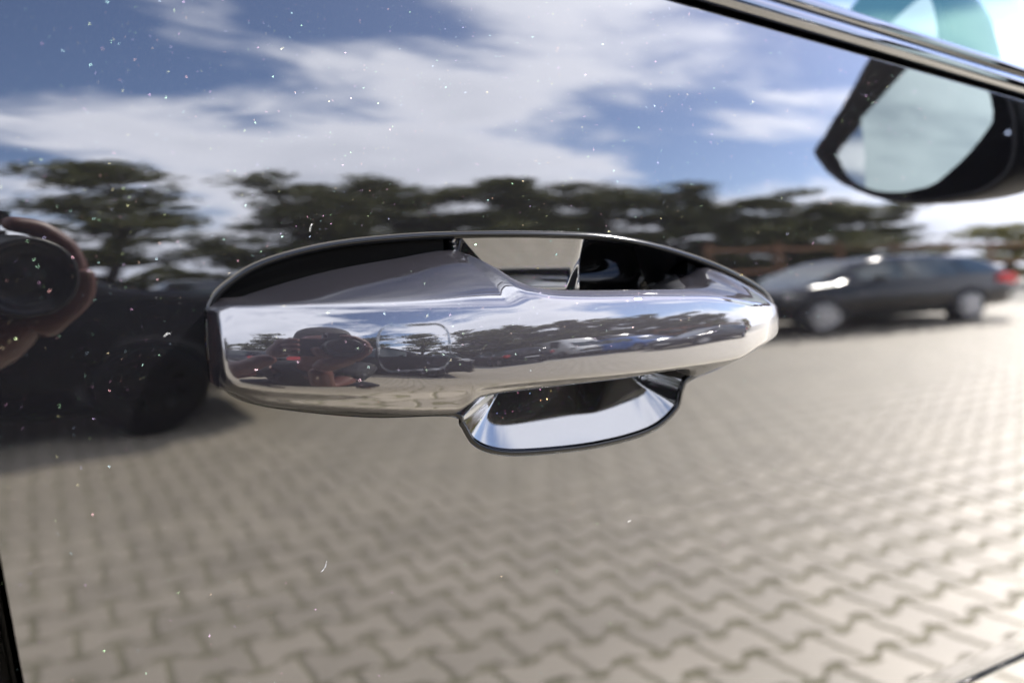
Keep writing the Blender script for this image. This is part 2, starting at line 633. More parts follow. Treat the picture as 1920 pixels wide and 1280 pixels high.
UL, UR = .0505, .3225
H_VH = ([0.0480, 0.0537, 0.0572, 0.0697, 0.0994, 0.1270, 0.1582, 0.2075, 0.2532, 0.2748, 0.3180],
        [0.9520, 0.9526, 0.9535, 0.9537, 0.9534, 0.9529, 0.9523, 0.9507, 0.9489, 0.9463, 0.9400])
H_VL = ([0.0480, 0.0524, 0.0533, 0.0570, 0.0743, 0.0976, 0.1252, 0.1564, 0.1923, 0.2288, 0.2617, 0.2802, 0.3180],
        [0.9338, 0.9328, 0.9292, 0.9262, 0.9244, 0.9234, 0.9231, 0.9229, 0.9221, 0.9217, 0.9219, 0.9261, 0.9300])
H_VT = ([0.0589, 0.0694, 0.0975, 0.1236, 0.1470, 0.1500, 0.1535, 0.1572, 0.1630, 0.1738, 0.1991, 0.2368, 0.2508, 0.2708, 0.2768, 0.2808, 0.3002, 0.3188, 0.3305],
        [0.9529, 0.9564, 0.9634, 0.9675, 0.9706, 0.9691, 0.9646, 0.9600, 0.9571, 0.9556, 0.9546, 0.9535, 0.9533, 0.9555, 0.9585, 0.9607, 0.9554, 0.9480, 0.9420])
H_WT = ([0.0589, 0.0694, 0.0975, 0.1236, 0.1470, 0.1500, 0.1535, 0.1572, 0.1630, 0.1738, 0.1991, 0.2368, 0.2508, 0.2708, 0.2768, 0.2808, 0.3002, 0.3188, 0.3305],
        [-0.0045, -0.0045, -0.0045, -0.0045, -0.0045, 0.0040, 0.0190, 0.0295, 0.0348, 0.0352, 0.0352, 0.0334, 0.0304, 0.0120, 0.0000, -0.0045, -0.0045, -0.0045, -0.0045])
H_VB = ([0.0549, 0.0663, 0.0829, 0.1004, 0.1192, 0.1292, 0.1339, 0.1380, 0.1487, 0.1599, 0.1969, 0.2314, 0.2394, 0.2477, 0.2650, 0.2917, 0.3260],
        [0.9233, 0.9181, 0.9156, 0.9136, 0.9116, 0.9109, 0.9147, 0.9171, 0.9183, 0.9188, 0.9190, 0.9199, 0.9187, 0.9141, 0.9167, 0.9223, 0.9268])
H_WB = ([0.0549, 0.0663, 0.0829, 0.1004, 0.1192, 0.1292, 0.1339, 0.1380, 0.1487, 0.1599, 0.1969, 0.2314, 0.2394, 0.2477, 0.2650, 0.2917, 0.3260],
        [0.0087, 0.0144, 0.0211, 0.0265, 0.0304, 0.0317, 0.0356, 0.0361, 0.0370, 0.0377, 0.0383, 0.0368, 0.0348, 0.0288, 0.0272, 0.0238, 0.0060])
PAD = (0.1120, 0.9382, 0.0123, 0.0078, .0047)
BOW_U = [0.05, 0.06, 0.075, 0.097, 0.115, 0.13, 0.16, 0.185, 0.22, 0.25, 0.28, 0.3, 0.3225]
BOW_S = [0.595, 0.527, 0.425, 0.289, 0.187, 0.119, 0.051, 0.0, -0.051, -0.0935, -0.1403, -0.187, -0.272]
H_BK = ([.052, .142, .148, .153, .240, .252, .268, .327], [.060, .060, .050, .012, .012, .030, .050, .050])
_bu = np.linspace(.05, .33, 2801)
_bs = np.interp(_bu, BOW_U, BOW_S)
_bs = np.convolve(np.pad(_bs, 60, 'edge'), np.hanning(121) / np.hanning(121).sum(), 'valid')
_bb = np.concatenate([[0], np.cumsum((_bs[1:] + _bs[:-1]) / 2 * np.diff(_bu))])


def bow(u):
    """the grip bows outwards between its two feet"""
    return np.interp(u, _bu, _bb)


def pad_sdf(u, v):
    qx = np.abs(u - PAD[0]) - (PAD[2] - PAD[4])
    qz = np.abs(v - PAD[1]) - (PAD[3] - PAD[4])
    return np.hypot(np.maximum(qx, 0), np.maximum(qz, 0)) + np.minimum(np.maximum(qx, qz), 0) - PAD[4]


def front_w(u, v):
    """outward height of the front face"""
    vh, vl = hermite(*H_VH, u), hermite(*H_VL, u)
    s = (v - vl) / (vh - vl)
    wl, bul = .0140, np.interp(u, [.05, .10, .14], [.0019, .0018, .0011])
    wh = np.interp(u, [.05, .13, .25, .32], [.0105, .0107, .0125, .0128])
    return wl * (1 - s) + wh * s + 4 * bul * s * (1 - s) + bow(u)


def end_factor(u):
    a = np.clip((UL + .0026 - u) / .0026, 0, 1)
    b = np.clip((u - (UR - .058)) / .058, 0, 1)
    return (1 - a ** 2.2) ** (1 / 2.2) * (1 - b ** 2.2) ** (1 / 2.2)


def end_v(u):
    a = np.clip((UL + .005 - u) / .005, 0, 1)
    b = np.clip((u - (UR - .010)) / .010, 0, 1)
    return 1 - .20 * (1 - np.sqrt(1 - a ** 2 * .999)) - .45 * (1 - np.sqrt(1 - b ** 2 * .999))


def handle_mesh():
    e1 = UL + .0026 * (1 - np.cos(np.linspace(0, math.pi / 2, 18)))
    e2 = UR - .058 * (1 - np.cos(np.linspace(0, math.pi / 2, 110)))[::-1]
    mid = np.concatenate([np.linspace(UL + .0026, .0970, 64)[1:], np.linspace(.0970, .1270, 140)[1:], np.linspace(.1270, .165, 140)[1:],
                          np.linspace(.165, .245, 60)[1:], np.linspace(.245, UR - .058, 60)[1:-1]])
    us = np.concatenate([e1, mid, e2])
    prof = []
    nlow, nfr, nup, nbk = 26, 96, 40, 40
    for u in us:
        vh, vl, vt, vb = (float(hermite(*h, u)) for h in (H_VH, H_VL, H_VT, H_VB))
        wt, bk = float(hermite(*H_WT, u)), float(hermite(*H_BK, u))
        wb = float(hermite(*H_WB, u))
        vt = max(vt, vh + .0010)
        vb = min(vb, vl - .0010)
        wl, wh = float(front_w(u, vl)), float(front_w(u, vh))
        # lower flank, hollow
        s = np.linspace(0, 1, nlow, endpoint=False)
        lo = np.stack([vb + (vl - vb) * s, wb + (wl - wb) * s + .0005 * np.sin(2 * math.pi * s)], -1)
        s = np.linspace(0, 1, nfr, endpoint=False)
        vv = vl + (vh - vl) * s
        fr = np.stack([vv, front_w(u, vv)], -1)
        s = np.linspace(0, 1, nup, endpoint=False)
        bul = .0058 * min(1, (vt - vh) / .016)
        up = np.stack([vh + (vt - vh) * s, wh + (wt - wh) * s + bul * 4 * s * (1 - s)], -1)
        ph = np.linspace(0, math.pi, nbk, endpoint=False)
        s = (1 - np.cos(ph)) / 2
        bkp = np.stack([vt + (vb - vt) * s, wt + (wb - wt) * s - bk * np.sin(ph) ** .6], -1)
        P = np.concatenate([lo, fr, up, bkp])
        # round the two body creases wider than the rest
        Q = P.copy()
        for it in range(34):
            Q = (np.roll(Q, 1, 0) + np.roll(Q, -1, 0) + 2 * Q) / 4
            if it == 3:
                Q4 = Q.copy()
        idx = np.arange(len(P))
        wgt = np.maximum(np.exp(-((idx - nlow) / 16.) ** 2), np.exp(-((idx - nlow - nfr) / 16.) ** 2))[:, None]
        P = Q4 * (1 - wgt) + Q * wgt
        vc = .937
        ev, ef = float(end_v(u)), float(end_factor(u))
        P[:, 0] = vc + (P[:, 0] - vc) * ev
        P[:, 1] = -.008 + (P[:, 1] + .008) * np.where(P[:, 1] > -.008, max(ef, 0), 1)
        prof.append(P)
    A = np.array(prof)
    U = np.repeat(us[:, None], A.shape[1], 1)
    # dish for the touch pad
    front = np.zeros(A.shape[1], bool)
    front[nlow:nlow + nfr] = True
    sd = pad_sdf(U, A[..., 0])
    dish = np.clip((.0002 - sd) / .0005, 0, 1)
    dish = .00008 * dish * dish * (3 - 2 * dish)
    A[..., 1] -= np.where(front[None, :], dish, 0)
    V = on_door(U, A[..., 0], A[..., 1]).reshape(-1, 3)
    nc = A.shape[1]
    F = [f[::-1] for f in grid_faces(len(us), nc, 0, True)]
    F.append(tuple(range(nc)))
    F.append(tuple((len(us) - 1) * nc + k for k in range(nc))[::-1])
    return V, F


V, F = handle_mesh()
handle = pydata('door_handle', V, F, [PAINT_H, BLACKPL], car)
for i_, p_ in enumerate(handle.data.polygons):
    if i_ % 202 >= 165:
        p_.material_index = 1
handle['label'] = 'black painted pull grip bridging the finger cup'
# touch pad, slightly hollow
nu, nv = 60, 40
gu, gv = np.meshgrid(np.linspace(-1, 1, nu), np.linspace(-1, 1, nv))
# square to rounded rectangle
pu, pv = PAD[2] - .0007, PAD[3] - .0007
k = np.maximum(np.abs(gu), np.abs(gv)) + 1e-9
nrm = (np.abs(gu) ** 5 + np.abs(gv) ** 5) ** (1 / 5.) + 1e-9
fu, fv = gu * k / nrm, gv * k / nrm
uu, vv = PAD[0] + fu * pu, PAD[1] + fv * pv
rr2 = np.clip(k, 0, 1)
ww = front_w(uu, vv) - .00004 - .00060 * (1 - rr2 ** 2.2) - .0002 * np.clip((rr2 - .975) / .025, 0, 1) ** 2
pad = pydata('touch_pad', on_door(uu, vv, ww).reshape(-1, 3), [f for f in grid_faces(nv, nu)], PADM, handle)
pad['label'] = 'small rounded smoky touch pad set into the grip'


def gasket(name, keep, uside, sgn):
    """black seat plate between the grip foot and the rim"""
    pts = [p for p in catmull(OUT, 10) if keep(p[0])]
    a = np.array(pts)
    c = a.mean(0)
    o = np.argsort(np.arctan2(a[:, 1] - c[1], a[:, 0] - c[0]))
    a = a[o]
    # start the loop at the open side
    d = np.linalg.norm(np.roll(a, -1, 0) - a, axis=1)
    a = np.roll(a, -(int(np.argmax(d)) + 1), 0)
    a = c + (a - c) * np.array([.988, .965])
    n = len(a)
    top = on_door(a[:, 0], a[:, 1], -.0050)
    bot = on_door(a[:, 0], a[:, 1], -.0300)
    V = np.concatenate([top, bot])
    F = [tuple(range(n))] + [(i, (i + 1) % n, n + (i + 1) % n, n + i) for i in range(n)]
    o = pydata(name, V, F, RUBBER, handle, smooth=False)
    return o


tg = np.roll(OC, -1, 0) - np.roll(OC, 1, 0)
tg /= np.linalg.norm(tg, axis=1)[:, None]
ninr = np.stack([tg[:, 1], -tg[:, 0]], -1)
rc = OC + ninr * .0016
V = []
for k_ in range(10):
    a_ = 2 * math.pi * k_ / 10
    p_ = rc + ninr * (.0017 * math.cos(a_))
    V.append(on_door(p_[:, 0], p_[:, 1], -.0012 + .0017 * math.sin(a_)))
V = np.array(V)
pydata('rim_seal', V.reshape(-1, 3), [(i * len(OC) + j, ((i + 1) % 10) * len(OC) + j, ((i + 1) % 10) * len(OC) + (j + 1) % len(OC), i * len(OC) + (j + 1) % len(OC))
                                      for i in range(10) for j in range(len(OC))], SEALBLK, handle)
gasket('seat_gasket', lambda u: u < .1465, .1465, 1)
gasket('seat_gasket', lambda u: u > .2705, .2705, -1)

# ------------------------------------------------------------------ rear door edge, belt moulding, window, mirror
zz_ = np.concatenate([np.linspace(.46, .675, 10), np.linspace(.676, .705, 50), np.linspace(.71, 1.08, 50)])
rows, nn = [], []
for xo in np.linspace(-.62, -.0085, 8):
    rows.append(on_door(shut(zz_) + xo, zz_)); nn.append(dn(zz_))
for ph in np.linspace(0, 1.57, 8)[1:]:
    rows.append(on_door(shut(zz_) - .0085 + .0022 * math.sin(ph), zz_, -.0022 * (1 - math.cos(ph))))
    b = dn(zz_) * math.cos(ph); b[:, 0] += math.sin(ph); nn.append(b)
rows.append(on_door(shut(zz_) - .0063, zz_, -.03)); nn.append(nn[-1])
rear = pydata('rear_door', np.array(rows).reshape(-1, 3), [f[::-1] for f in grid_faces(len(rows), len(zz_))], PAINT, car,
              normals=np.array(nn).reshape(-1, 3))
# black body behind the shut gap
pydata('door_seal', [(-.10, .030, .45), (.06, .030, .45), (.06, .030, 1.06), (-.10, .030, 1.06)], [(0, 1, 2, 3)], RUBBER, car)


def sweep_belt(name, prof, m, x0=-.02, x1=1.0, n=30, parent=None):
    """profile of (height above belt line, inward) points swept along the belt line"""
    V = []
    xs = np.linspace(x0, x1, n)
    for x in xs:
        zb = belt(x)
        y0 = yd(zb)
        for dz, dy in prof:
            V.append((x, y0 + dy, zb + dz))
    return pydata(name, V, [f for f in grid_faces(n, len(prof))], m, parent or car)


# top flange of the door, dark groove, bright moulding, black seal
sweep_belt('door_flange', [(0, 0), (.0012, .0008), (.0018, .003), (.0018, .012)], PAINT)
arc = [(.0048 + .0058 * (1 - math.cos(a)), .0060 - .0055 * math.sin(a)) for a in np.linspace(0, math.pi * .93, 16)]
mold = sweep_belt('belt_molding', [(.0018, .013), (.0046, .012)] + arc + [(.0168, .012)], GLOSSBLK)
arc2 = [(.0170 + .0050 * (1 - math.cos(a)), .0125 - .0050 * math.sin(a)) for a in np.linspace(0, math.pi * .95, 12)]
seal = sweep_belt('glass_seal', [(.0165, .020)] + arc2 + [(.0275, .020)], GLOSSBLK)
# leaning pane
gx = np.linspace(-.02, 1.0, 30)
V = []
for x in gx:
    zb = belt(x)
    for s in np.linspace(0, 1, 12):
        h = .018 + .42 * s
        V.append((x, yd(zb) + .016 + h * .06 + h * h * .30 + .026 * (x - .35), zb + h))
pane = pydata('window_pane', V, [f[::-1] for f in grid_faces(30, 12)], WINGL, car)
# interior glimpsed through the pane
cabin = box('dashboard', (1.05, .55, .93), (.45, .9, .20), INTER, car, .04)
box('far_door_card', (.45, 1.42, .78), (1.5, .05, .56), INTER, car, .02)
tube('steering_wheel', [(.62 + .05 * math.cos(a) * .6, .34 + .185 * math.cos(a + 1.57), 1.0 + .17 * math.sin(a + 1.57)) for a in np.linspace(0, 6.283, 33)], .015, INTER, car, caps=False)

box('roof', (.3, .72, 1.56), (2.2, 1.25, .06), PAINT, car, .02)
# door mirror
mir = empty('mirror_dummy')
bpy.data.objects.remove(mir)
RIM = [(-.252, 1.116), (-.246, 1.094), (-.228, 1.067), (-.199, 1.045), (-.172, 1.031), (-.148, 1.025), (-.11, 1.021), (-.080, 1.023), (-.058, 1.036),
       (-.046, 1.064), (-.043, 1.10), (-.045, 1.150), (-.052, 1.195), (-.068, 1.222), (-.098, 1.228), (-.132, 1.212), (-.172, 1.182), (-.201, 1.159), (-.230, 1.136)]
GL = [(-.231, 1.113), (-.228, 1.098), (-.211, 1.068), (-.188, 1.051), (-.163, 1.0405), (-.140, 1.038), (-.118, 1.0405), (-.090, 1.058), (-.066, 1.078),
      (-.061, 1.088), (-.061, 1.102), (-.063, 1.150), (-.070, 1.190), (-.088, 1.208), (-.128, 1.194), (-.168, 1.166), (-.197, 1.142), (-.220, 1.125)]
rim = catmull(RIM, 6)
mc = rim.mean(0)
V = []
prof = [(.700, .905), (.671, .930), (.667, .955), (.668, .985), (.674, 1.0), (.70, 1.0), (.73, .97), (.76, .90), (.785, .78), (.803, .60), (.814, .38), (.818, .15), (.8185, .02)]
for x, s in prof:
    for p in rim:
        q = mc + (p - mc) * s
        V.append((x + (q[0] + .15) * .10 * -1, q[0], q[1]))
mh = pydata('mirror_housing', V, grid_faces(len(prof), len(rim), 0, True), BLACKPL, car)
mh['label'] = 'black door mirror reflected in the paint'
gl = catmull(GL, 5)
gc = gl.mean(0)


def mirror_face(name, outer, m, yawd, pitchd, base, piv):
    n = len(gl)
    pts = []
    for i in range(n):
        p, q = gl[i], gl[(i + 1) % n]
        if (p[0] < piv) == outer:
            pts.append(p)
        if (p[0] < piv) != (q[0] < piv):
            t = (piv - p[0]) / (q[0] - p[0])
            pts.append(p + (q - p) * t)
    V = [(base + (p[0] - piv) * math.tan(R_(yawd)) + (p[1] - gc[1]) * math.tan(R_(pitchd)), p[0], p[1]) for p in pts]
    return pydata(name, V, [tuple(range(len(V)))], m, mh, smooth=False)


mirror_face('mirror_glass', False, MIRRGL, -6, 12, .6760, -.192)
mirror_face('mirror_glass_edge', True, MIRRGL2, -13, 12, .6760, -.192)
tube('mirror_arm', [(.74, -.07, 1.06), (.735, -.03, 1.055), (.73, .02, 1.05)], [.045, .035, .03], BLACKPL, mh, 14)

# ------------------------------------------------------------------ the yard: ground, pavers
def paving_material():
    m, t, out = mat('concrete_paver')
    L = t.links.new
    b = nd(t, 'ShaderNodeBsdfPrincipled')
    L(b.outputs[0], out.inputs[0])
    tc = nd(t, 'ShaderNodeNewGeometry')
    oi = nd(t, 'ShaderNodeObjectInfo')
    n = sv(nd(t, 'ShaderNodeTexNoise'), Scale=3.0, Detail=6.0, Roughness=0.65)
    L(tc.outputs['Position'], n.inputs['Vector'])
    n2 = sv(nd(t, 'ShaderNodeTexNoise'), Scale=160.0, Detail=3.0, Roughness=0.7)
    L(tc.outputs['Position'], n2.inputs['Vector'])
    ad = nd(t, 'ShaderNodeMath', operation='ADD')
    L(tc.outputs['Random Per Island'], ad.inputs[0]); L(oi.outputs['Random'], ad.inputs[1])
    fr = nd(t, 'ShaderNodeMath', operation='FRACT')
    L(ad.outputs[0], fr.inputs[0])
    r1 = nd(t, 'ShaderNodeMapRange'); r1.inputs['To Min'].default_value = .88; r1.inputs['To Max'].default_value = 1.10
    L(fr.outputs[0], r1.inputs[0])
    r2 = nd(t, 'ShaderNodeMapRange'); r2.inputs['To Min'].default_value = .80; r2.inputs['To Max'].default_value = 1.2
    L(n.outputs[0], r2.inputs[0])
    r3 = nd(t, 'ShaderNodeMapRange'); r3.inputs['To Min'].default_value = .75; r3.inputs['To Max'].default_value = 1.25
    L(n2.outputs[0], r3.inputs[0])
    m1 = nd(t, 'ShaderNodeMath', operation='MULTIPLY'); L(r1.outputs[0], m1.inputs[0]); L(r2.outputs[0], m1.inputs[1])
    m2 = nd(t, 'ShaderNodeMath', operation='MULTIPLY'); L(m1.outputs[0], m2.inputs[0]); L(r3.outputs[0], m2.inputs[1])
    mx = nd(t, 'ShaderNodeMixRGB', blend_type='MULTIPLY'); mx.inputs[0].default_value = 1
    mx.inputs[1].default_value = (*PAVER_COL, 1)
    L(m2.outputs[0], mx.inputs[2])
    L(mx.outputs[0], b.inputs['Base Color'])
    b.inputs['Roughness'].default_value = .60
    return m


PAVER_COL = (.312, .272, .212)
PAVER = paving_material()
JOINT = simple('mossy_joint', (.168, .153, .098), .95, noise=.5, scale=6)
ASPH = simple('far_yard', (.27, .255, .22), .9, noise=.25, scale=.8)

g = pydata('ground', [(-120, -160, -.03), (120, -160, -.03), (120, 60, -.03), (-120, 60, -.03)], [(0, 1, 2, 3)], ASPH, smooth=False)
g['kind'] = 'structure'

PL, PW, PA, GAP, GAPY = .20, .160, .016, .0150, .0340     # bone-shaped stone: length, course pitch, flare, joint
PX0, PX1, PY0, PY1 = -7.0, 15.0, .35, -9.0


def stone_mesh():
    hx, hw = PL / 2 - GAP / 2, PW / 2 - GAPY / 2
    e = .042                      # length of the broad end
    r = .030
    xs = [-hx, -hx + e, -hx + e + r * .9, hx - e - r * .9, hx - e, hx]
    ys = [hw + PA, hw + PA, hw - PA, hw - PA, hw + PA, hw + PA]
    top = [(x, y) for x, y in zip(xs, ys)]
    loop = [(-x, -y) for x, y in top] + [(x, y) for x, y in top][:0]
    loop = [(x, -y) for x, y in top] + [(x, y) for x, y in reversed(top)]
    loop = np.array(loop)
    ins = loop * np.array([1 - .006 / hx, 1 - .006 / hw])
    n = len(loop)
    V = [(x, y, -.03) for x, y in loop] + [(x, y, -.0022) for x, y in loop] + [(x, y, 0) for x, y in ins]
    F = grid_faces(3, n, 0, True) + [tuple(range(2 * n, 3 * n))]
    return np.array(V), F


SV, SF = stone_mesh()
pav = pydata('pavement', [(PX0, PY1, -.0020), (PX1, PY1, -.0020), (PX1, PY0, -.0020), (PX0, PY0, -.0020)], [(0, 1, 2, 3)], JOINT, smooth=False)
pav['kind'] = 'structure'
cells = []
nrow = int((PY0 - PY1) / PW)
for r in range(nrow):
    y = -.30 - (r - 3) * PW
    x = PX0 + (PL / 2 if r % 2 else 0) + .03
    while x < PX1:
        cells.append((x, y))
        x += PL
cells = np.array(cells)
# the stones that show largest in the paint lie on the way of the view
dist = np.hypot(cells[:, 0] - 1.15, (cells[:, 1] + 1.55) * 1.15)
order = np.argsort(dist)
near, rest = cells[order[:300]], cells[order[300:]]
sme = bpy.data.meshes.new('paver')
sme.from_pydata([tuple(v) for v in SV], [], SF)
sme.materials.append(PAVER)
for x, y in near:
    o = bpy.data.objects.new('paver', sme)
    o.location = (x, y, random.uniform(-.0008, .0010))
    o.rotation_euler = (random.gauss(0, .004), random.gauss(0, .004), random.gauss(0, .006))
    o.parent = pav
    COL.objects.link(o)
nr = len(rest)
jit = rng.normal(0, .005, nr)
c, s = np.cos(jit), np.sin(jit)
VV = np.empty((nr, len(SV), 3))
VV[..., 0] = SV[:, 0] * c[:, None] - SV[:, 1] * s[:, None] + rest[:, 0, None]
VV[..., 1] = SV[:, 0] * s[:, None] + SV[:, 1] * c[:, None] + rest[:, 1, None]
VV[..., 2] = SV[:, 2] + rng.uniform(-.0008, .0010, nr)[:, None]
FF = []
nsv = len(SV)
for i in range(nr):
    FF.extend([tuple(a + i * nsv for a in f) for f in SF])
me = bpy.data.meshes.new('paver_field')
me.from_pydata(VV.reshape(-1, 3).tolist(), [], FF)
pf = link('paver_field', me, PAVER, pav, smooth=False)
pf['kind'] = 'stuff'

# ------------------------------------------------------------------ parked cars
TYRE = simple('tyre_rubber', (.012, .012, .012), .8, noise=.2)
RIMM = simple('alloy_rim', (.55, .55, .56), .35, metal=.9)
CARGL = simple('car_window_glass', (.02, .035, .032), .02, spec=1.0)
REDL = simple('red_lamp_lens', (.62, .02, .02), .08, spec=.7)
LAMP = simple('clear_lamp_lens', (.55, .56, .56), .06, metal=.6)
PLATE = simple('white_plate', (.6, .6, .58), .5)
CARBLK = simple('parked_black_paint', (.005, .005, .006), .12, spec=.3, coat=.25)
CARMAT = simple('parked_dull_black_paint', (.003, .003, .0035), .3, spec=.12)
CARGRY = simple('parked_grey_paint', (.02, .021, .024), .15, spec=.4, coat=.4)
CARBLU = simple('parked_blue_paint', (.01, .11, .38), .15, coat=1.0)
CARWHT = simple('parked_white_paint', (.62, .62, .60), .25, coat=.6)
CARTRIM = simple('car_underbody', (.01, .01, .01), .7)

# stations: x, floor, belt height, roof height, half width at belt, half width at roof (unit car 4.3 m)
HATCH = [(-2.12, .42, .80, .84, .62, .55), (-2.05, .30, .92, .97, .78, .66), (-1.9, .24, .98, 1.20, .84, .62), (-1.62, .22, .99, 1.40, .87, .60), (-1.0, .20, .97, 1.47, .89, .62),
         (-.2, .20, .95, 1.48, .90, .63), (.35, .20, .94, 1.42, .90, .60), (.85, .20, .93, 1.18, .89, .60), (1.15, .20, .91, .97, .88, .70), (1.7, .22, .82, .87, .85, .68), (2.0, .26, .72, .76, .76, .6), (2.15, .34, .58, .62, .60, .5)]
SUV = [(-2.25, .50, .95, 1.0, .70, .62), (-2.2, .36, 1.05, 1.12, .84, .70), (-2.08, .30, 1.10, 1.40, .90, .66), (-1.85, .16, 1.10, 1.62, .93, .68), (-1.0, .14, 1.08, 1.68, .94, .69),
       (-.1, .14, 1.06, 1.69, .95, .69), (.5, .14, 1.05, 1.60, .95, .66), (1.0, .14, 1.05, 1.30, .94, .64), (1.25, .14, 1.04, 1.10, .93, .78), (1.85, .28, .98, 1.03, .90, .76), (2.15, .32, .86, .90, .82, .68), (2.28, .42, .70, .74, .66, .55)]
VAN = [(-2.45, .40, 1.0, 1.88, .82, .72), (-2.40, .30, 1.05, 1.98, .92, .80), (-2.2, .26, 1.06, 2.02, .95, .83), (-1.0, .26, 1.06, 2.04, .96, .84),
       (.4, .26, 1.06, 2.03, .96, .84), (1.0, .26, 1.06, 1.95, .95, .80), (1.5, .26, 1.08, 1.45, .93, .74), (1.8, .27, 1.05, 1.12, .92, .78), (2.2, .30, .92, .97, .88, .74), (2.42, .40, .72, .76, .76, .6)]


def build_car(name, stations, paint, loc, rz, label, wheels=(-1.32, 1.32), wr=.32, glassx=None, rim=None, zs=1.0, xs_=1.0):
    root = empty(name, loc, rz)
    root.scale = (xs_, 1, zs)
    tag(root, label, 'van' if stations is VAN else 'car', 'cars parked across the yard')
    st = np.array(stations)
    xs = catmull(st, 5, closed=False)
    rows = []
    for x, zf, zb, zr, hb, hr in xs:
        hb2 = hb
        pts = [(hb * .80, zf), (hb * .95, zf + .06), (hb2 * .995, zf + .22), (hb2, (zf + zb) / 2), (hb2 * .985, zb - .08), (hb2 * .955, zb),
               (hr + (hb * .955 - hr) * .45, zb + (zr - zb) * .50), (hr + .01, zr - (zr - zb) * .12), (hr * .90, zr - (zr - zb) * .02), (hr * .5, zr + .012), (0, zr + .016)]
        row = [(x, -y, z) for y, z in pts] + [(x, y, z) for y, z in reversed(pts[:-1])]
        rows.append(row)
    n = len(rows[0])
    V = [p for r in rows for p in r]
    F = grid_faces(len(rows), n, 0, True)
    F.append(tuple(range(n)))
    F.append(tuple((len(rows) - 1) * n + k for k in range(n))[::-1])
    pydata('body', V, F, paint, root)

    def sect(x):
        return [float(np.interp(x, st[:, 0], st[:, k])) for k in range(1, 6)]

    # side windows
    for side in (-1, 1):
        for x0, x1 in (glassx or [(-1.62, -.98), (-.90, .02), (.10, .86)]):
            P = []
            for x in np.linspace(x0, x1, 5):
                zf, zb, zr, hb, hr = sect(x)
                lo = zb + .025
                hi = max(zr - (zr - zb) * .14 - .02, lo + .02)
                for k in np.linspace(0, 1, 3):
                    z = lo + (hi - lo) * k
                    f = (z - zb) / max(zr - zb, .05)
                    y = np.interp(f, [0, .5, .88], [hb * .955, hr + (hb * .955 - hr) * .45, hr + .01])
                    P.append((x, side * (y + .012), z))
            pydata('side_window', P, grid_faces(5, 3), CARGL, root)
    # screens
    def screen(nm, xa, xb):
        P = []
        for x in np.linspace(xa, xb, 5):
            zf, zb, zr, hb, hr = sect(x)
            for k in np.linspace(-.82, .82, 7):
                P.append((x, k * hr * .95, zr + .024 - .02 * abs(k) ** 3))
        pydata(nm, P, grid_faces(5, 7), CARGL, root)
    iw = [i for i in range(len(st) - 1) if st[i, 0] > 0 and st[i, 3] - st[i + 1, 3] > .1]
    screen('windscreen', st[iw[0], 0] + .05, st[iw[-1] + 1, 0] - .04)
    if stations is not VAN:
        screen('rear_window', st[2, 0] - .02, st[3, 0] - .06)
    # wheels
    for wx in wheels:
        for side in (-1, 1):
            hb = sect(wx)[3]
            y = side * (hb - .07)
            rings = [(wr * .62, -.10), (wr * .9, -.11), (wr, -.07), (wr, .07), (wr * .9, .105), (wr * .66, .10)]
            V = [(wx + r * math.cos(a), y + side * w, wr + r * math.sin(a)) for r, w in rings for a in np.linspace(0, 2 * math.pi, 28, endpoint=False)]
            tyre = pydata('wheel', V, grid_faces(6, 28, 0, True), rim or TYRE, root)
            bm = bmesh.new()
            for k in range(10):
                a = 2 * math.pi * k / 10
                box_bm(bm, (wx + wr * .35 * math.cos(a), y + side * .093, wr + wr * .35 * math.sin(a)), (wr * .62, .02, .045), 0, Matrix.Rotation(-a, 3, 'Y'))
            bmesh.ops.create_cone(bm, cap_ends=True, segments=20, radius1=.06, radius2=.05, depth=.03, matrix=Matrix.Translation((wx, y + side * .10, wr)) @ Matrix.Rotation(math.pi / 2, 4, 'X'))
            bm_obj('rim', bm, rim or RIMM, tyre)
            V = [(wx + r * math.cos(a), y + side * w, wr + r * math.sin(a)) for r, w in [(wr * .56, .085), (wr * .67, .107), (wr * .70, .09)] for a in np.linspace(0, 2 * math.pi, 28, endpoint=False)]
            pydata('rim_flange', V, grid_faces(3, 28, 0, True), rim or RIMM, tyre)
            # dark arch
            V = [(wx + r * math.cos(a), side * (hb + .004 + .006 * (r < .36)), wr + r * math.sin(a)) for r in (wr + .012, wr + .06) for a in np.linspace(-.25, math.pi + .25, 20)]
            pydata('wheel_arch', V, grid_faces(2, 20), CARTRIM, root)
    # lamps, plates, bumper, mirrors
    xr, xf = st[1, 0], st[-2, 0]
    for side in (-1, 1):
        zf, zb, zr, hb, hr = sect(xr + .05)
        box('tail_lamp', (xr + .24, side * (hb - .03), zb - .09), (.46, .26, .27), REDL, root, .05)
        zf, zb, zr, hb, hr = sect(xf - .12)
        box('headlamp', (xf - .10, side * (hb - .10), zb - .05), (.30, .26, .13), LAMP, root, .05)
        zf, zb, zr, hb, hr = sect(.78)
        box('side_mirror', (.74, side * (hb + .07), zb + .05), (.10, .20, .13), paint, root, .04)
    box('number_plate', (st[0, 0] - .015, 0, .60), (.03, .52, .11), PLATE, root, .005)
    box('number_plate', (st[-1, 0] + .015, 0, .48), (.03, .52, .11), PLATE, root, .005)
    box('bumper', (xr - .02, 0, .40), (.16, 1.5, .16), CARTRIM, root, .05)
    box('bumper', (xf + .02, 0, .36), (.16, 1.45, .16), CARTRIM, root, .05)
    return root


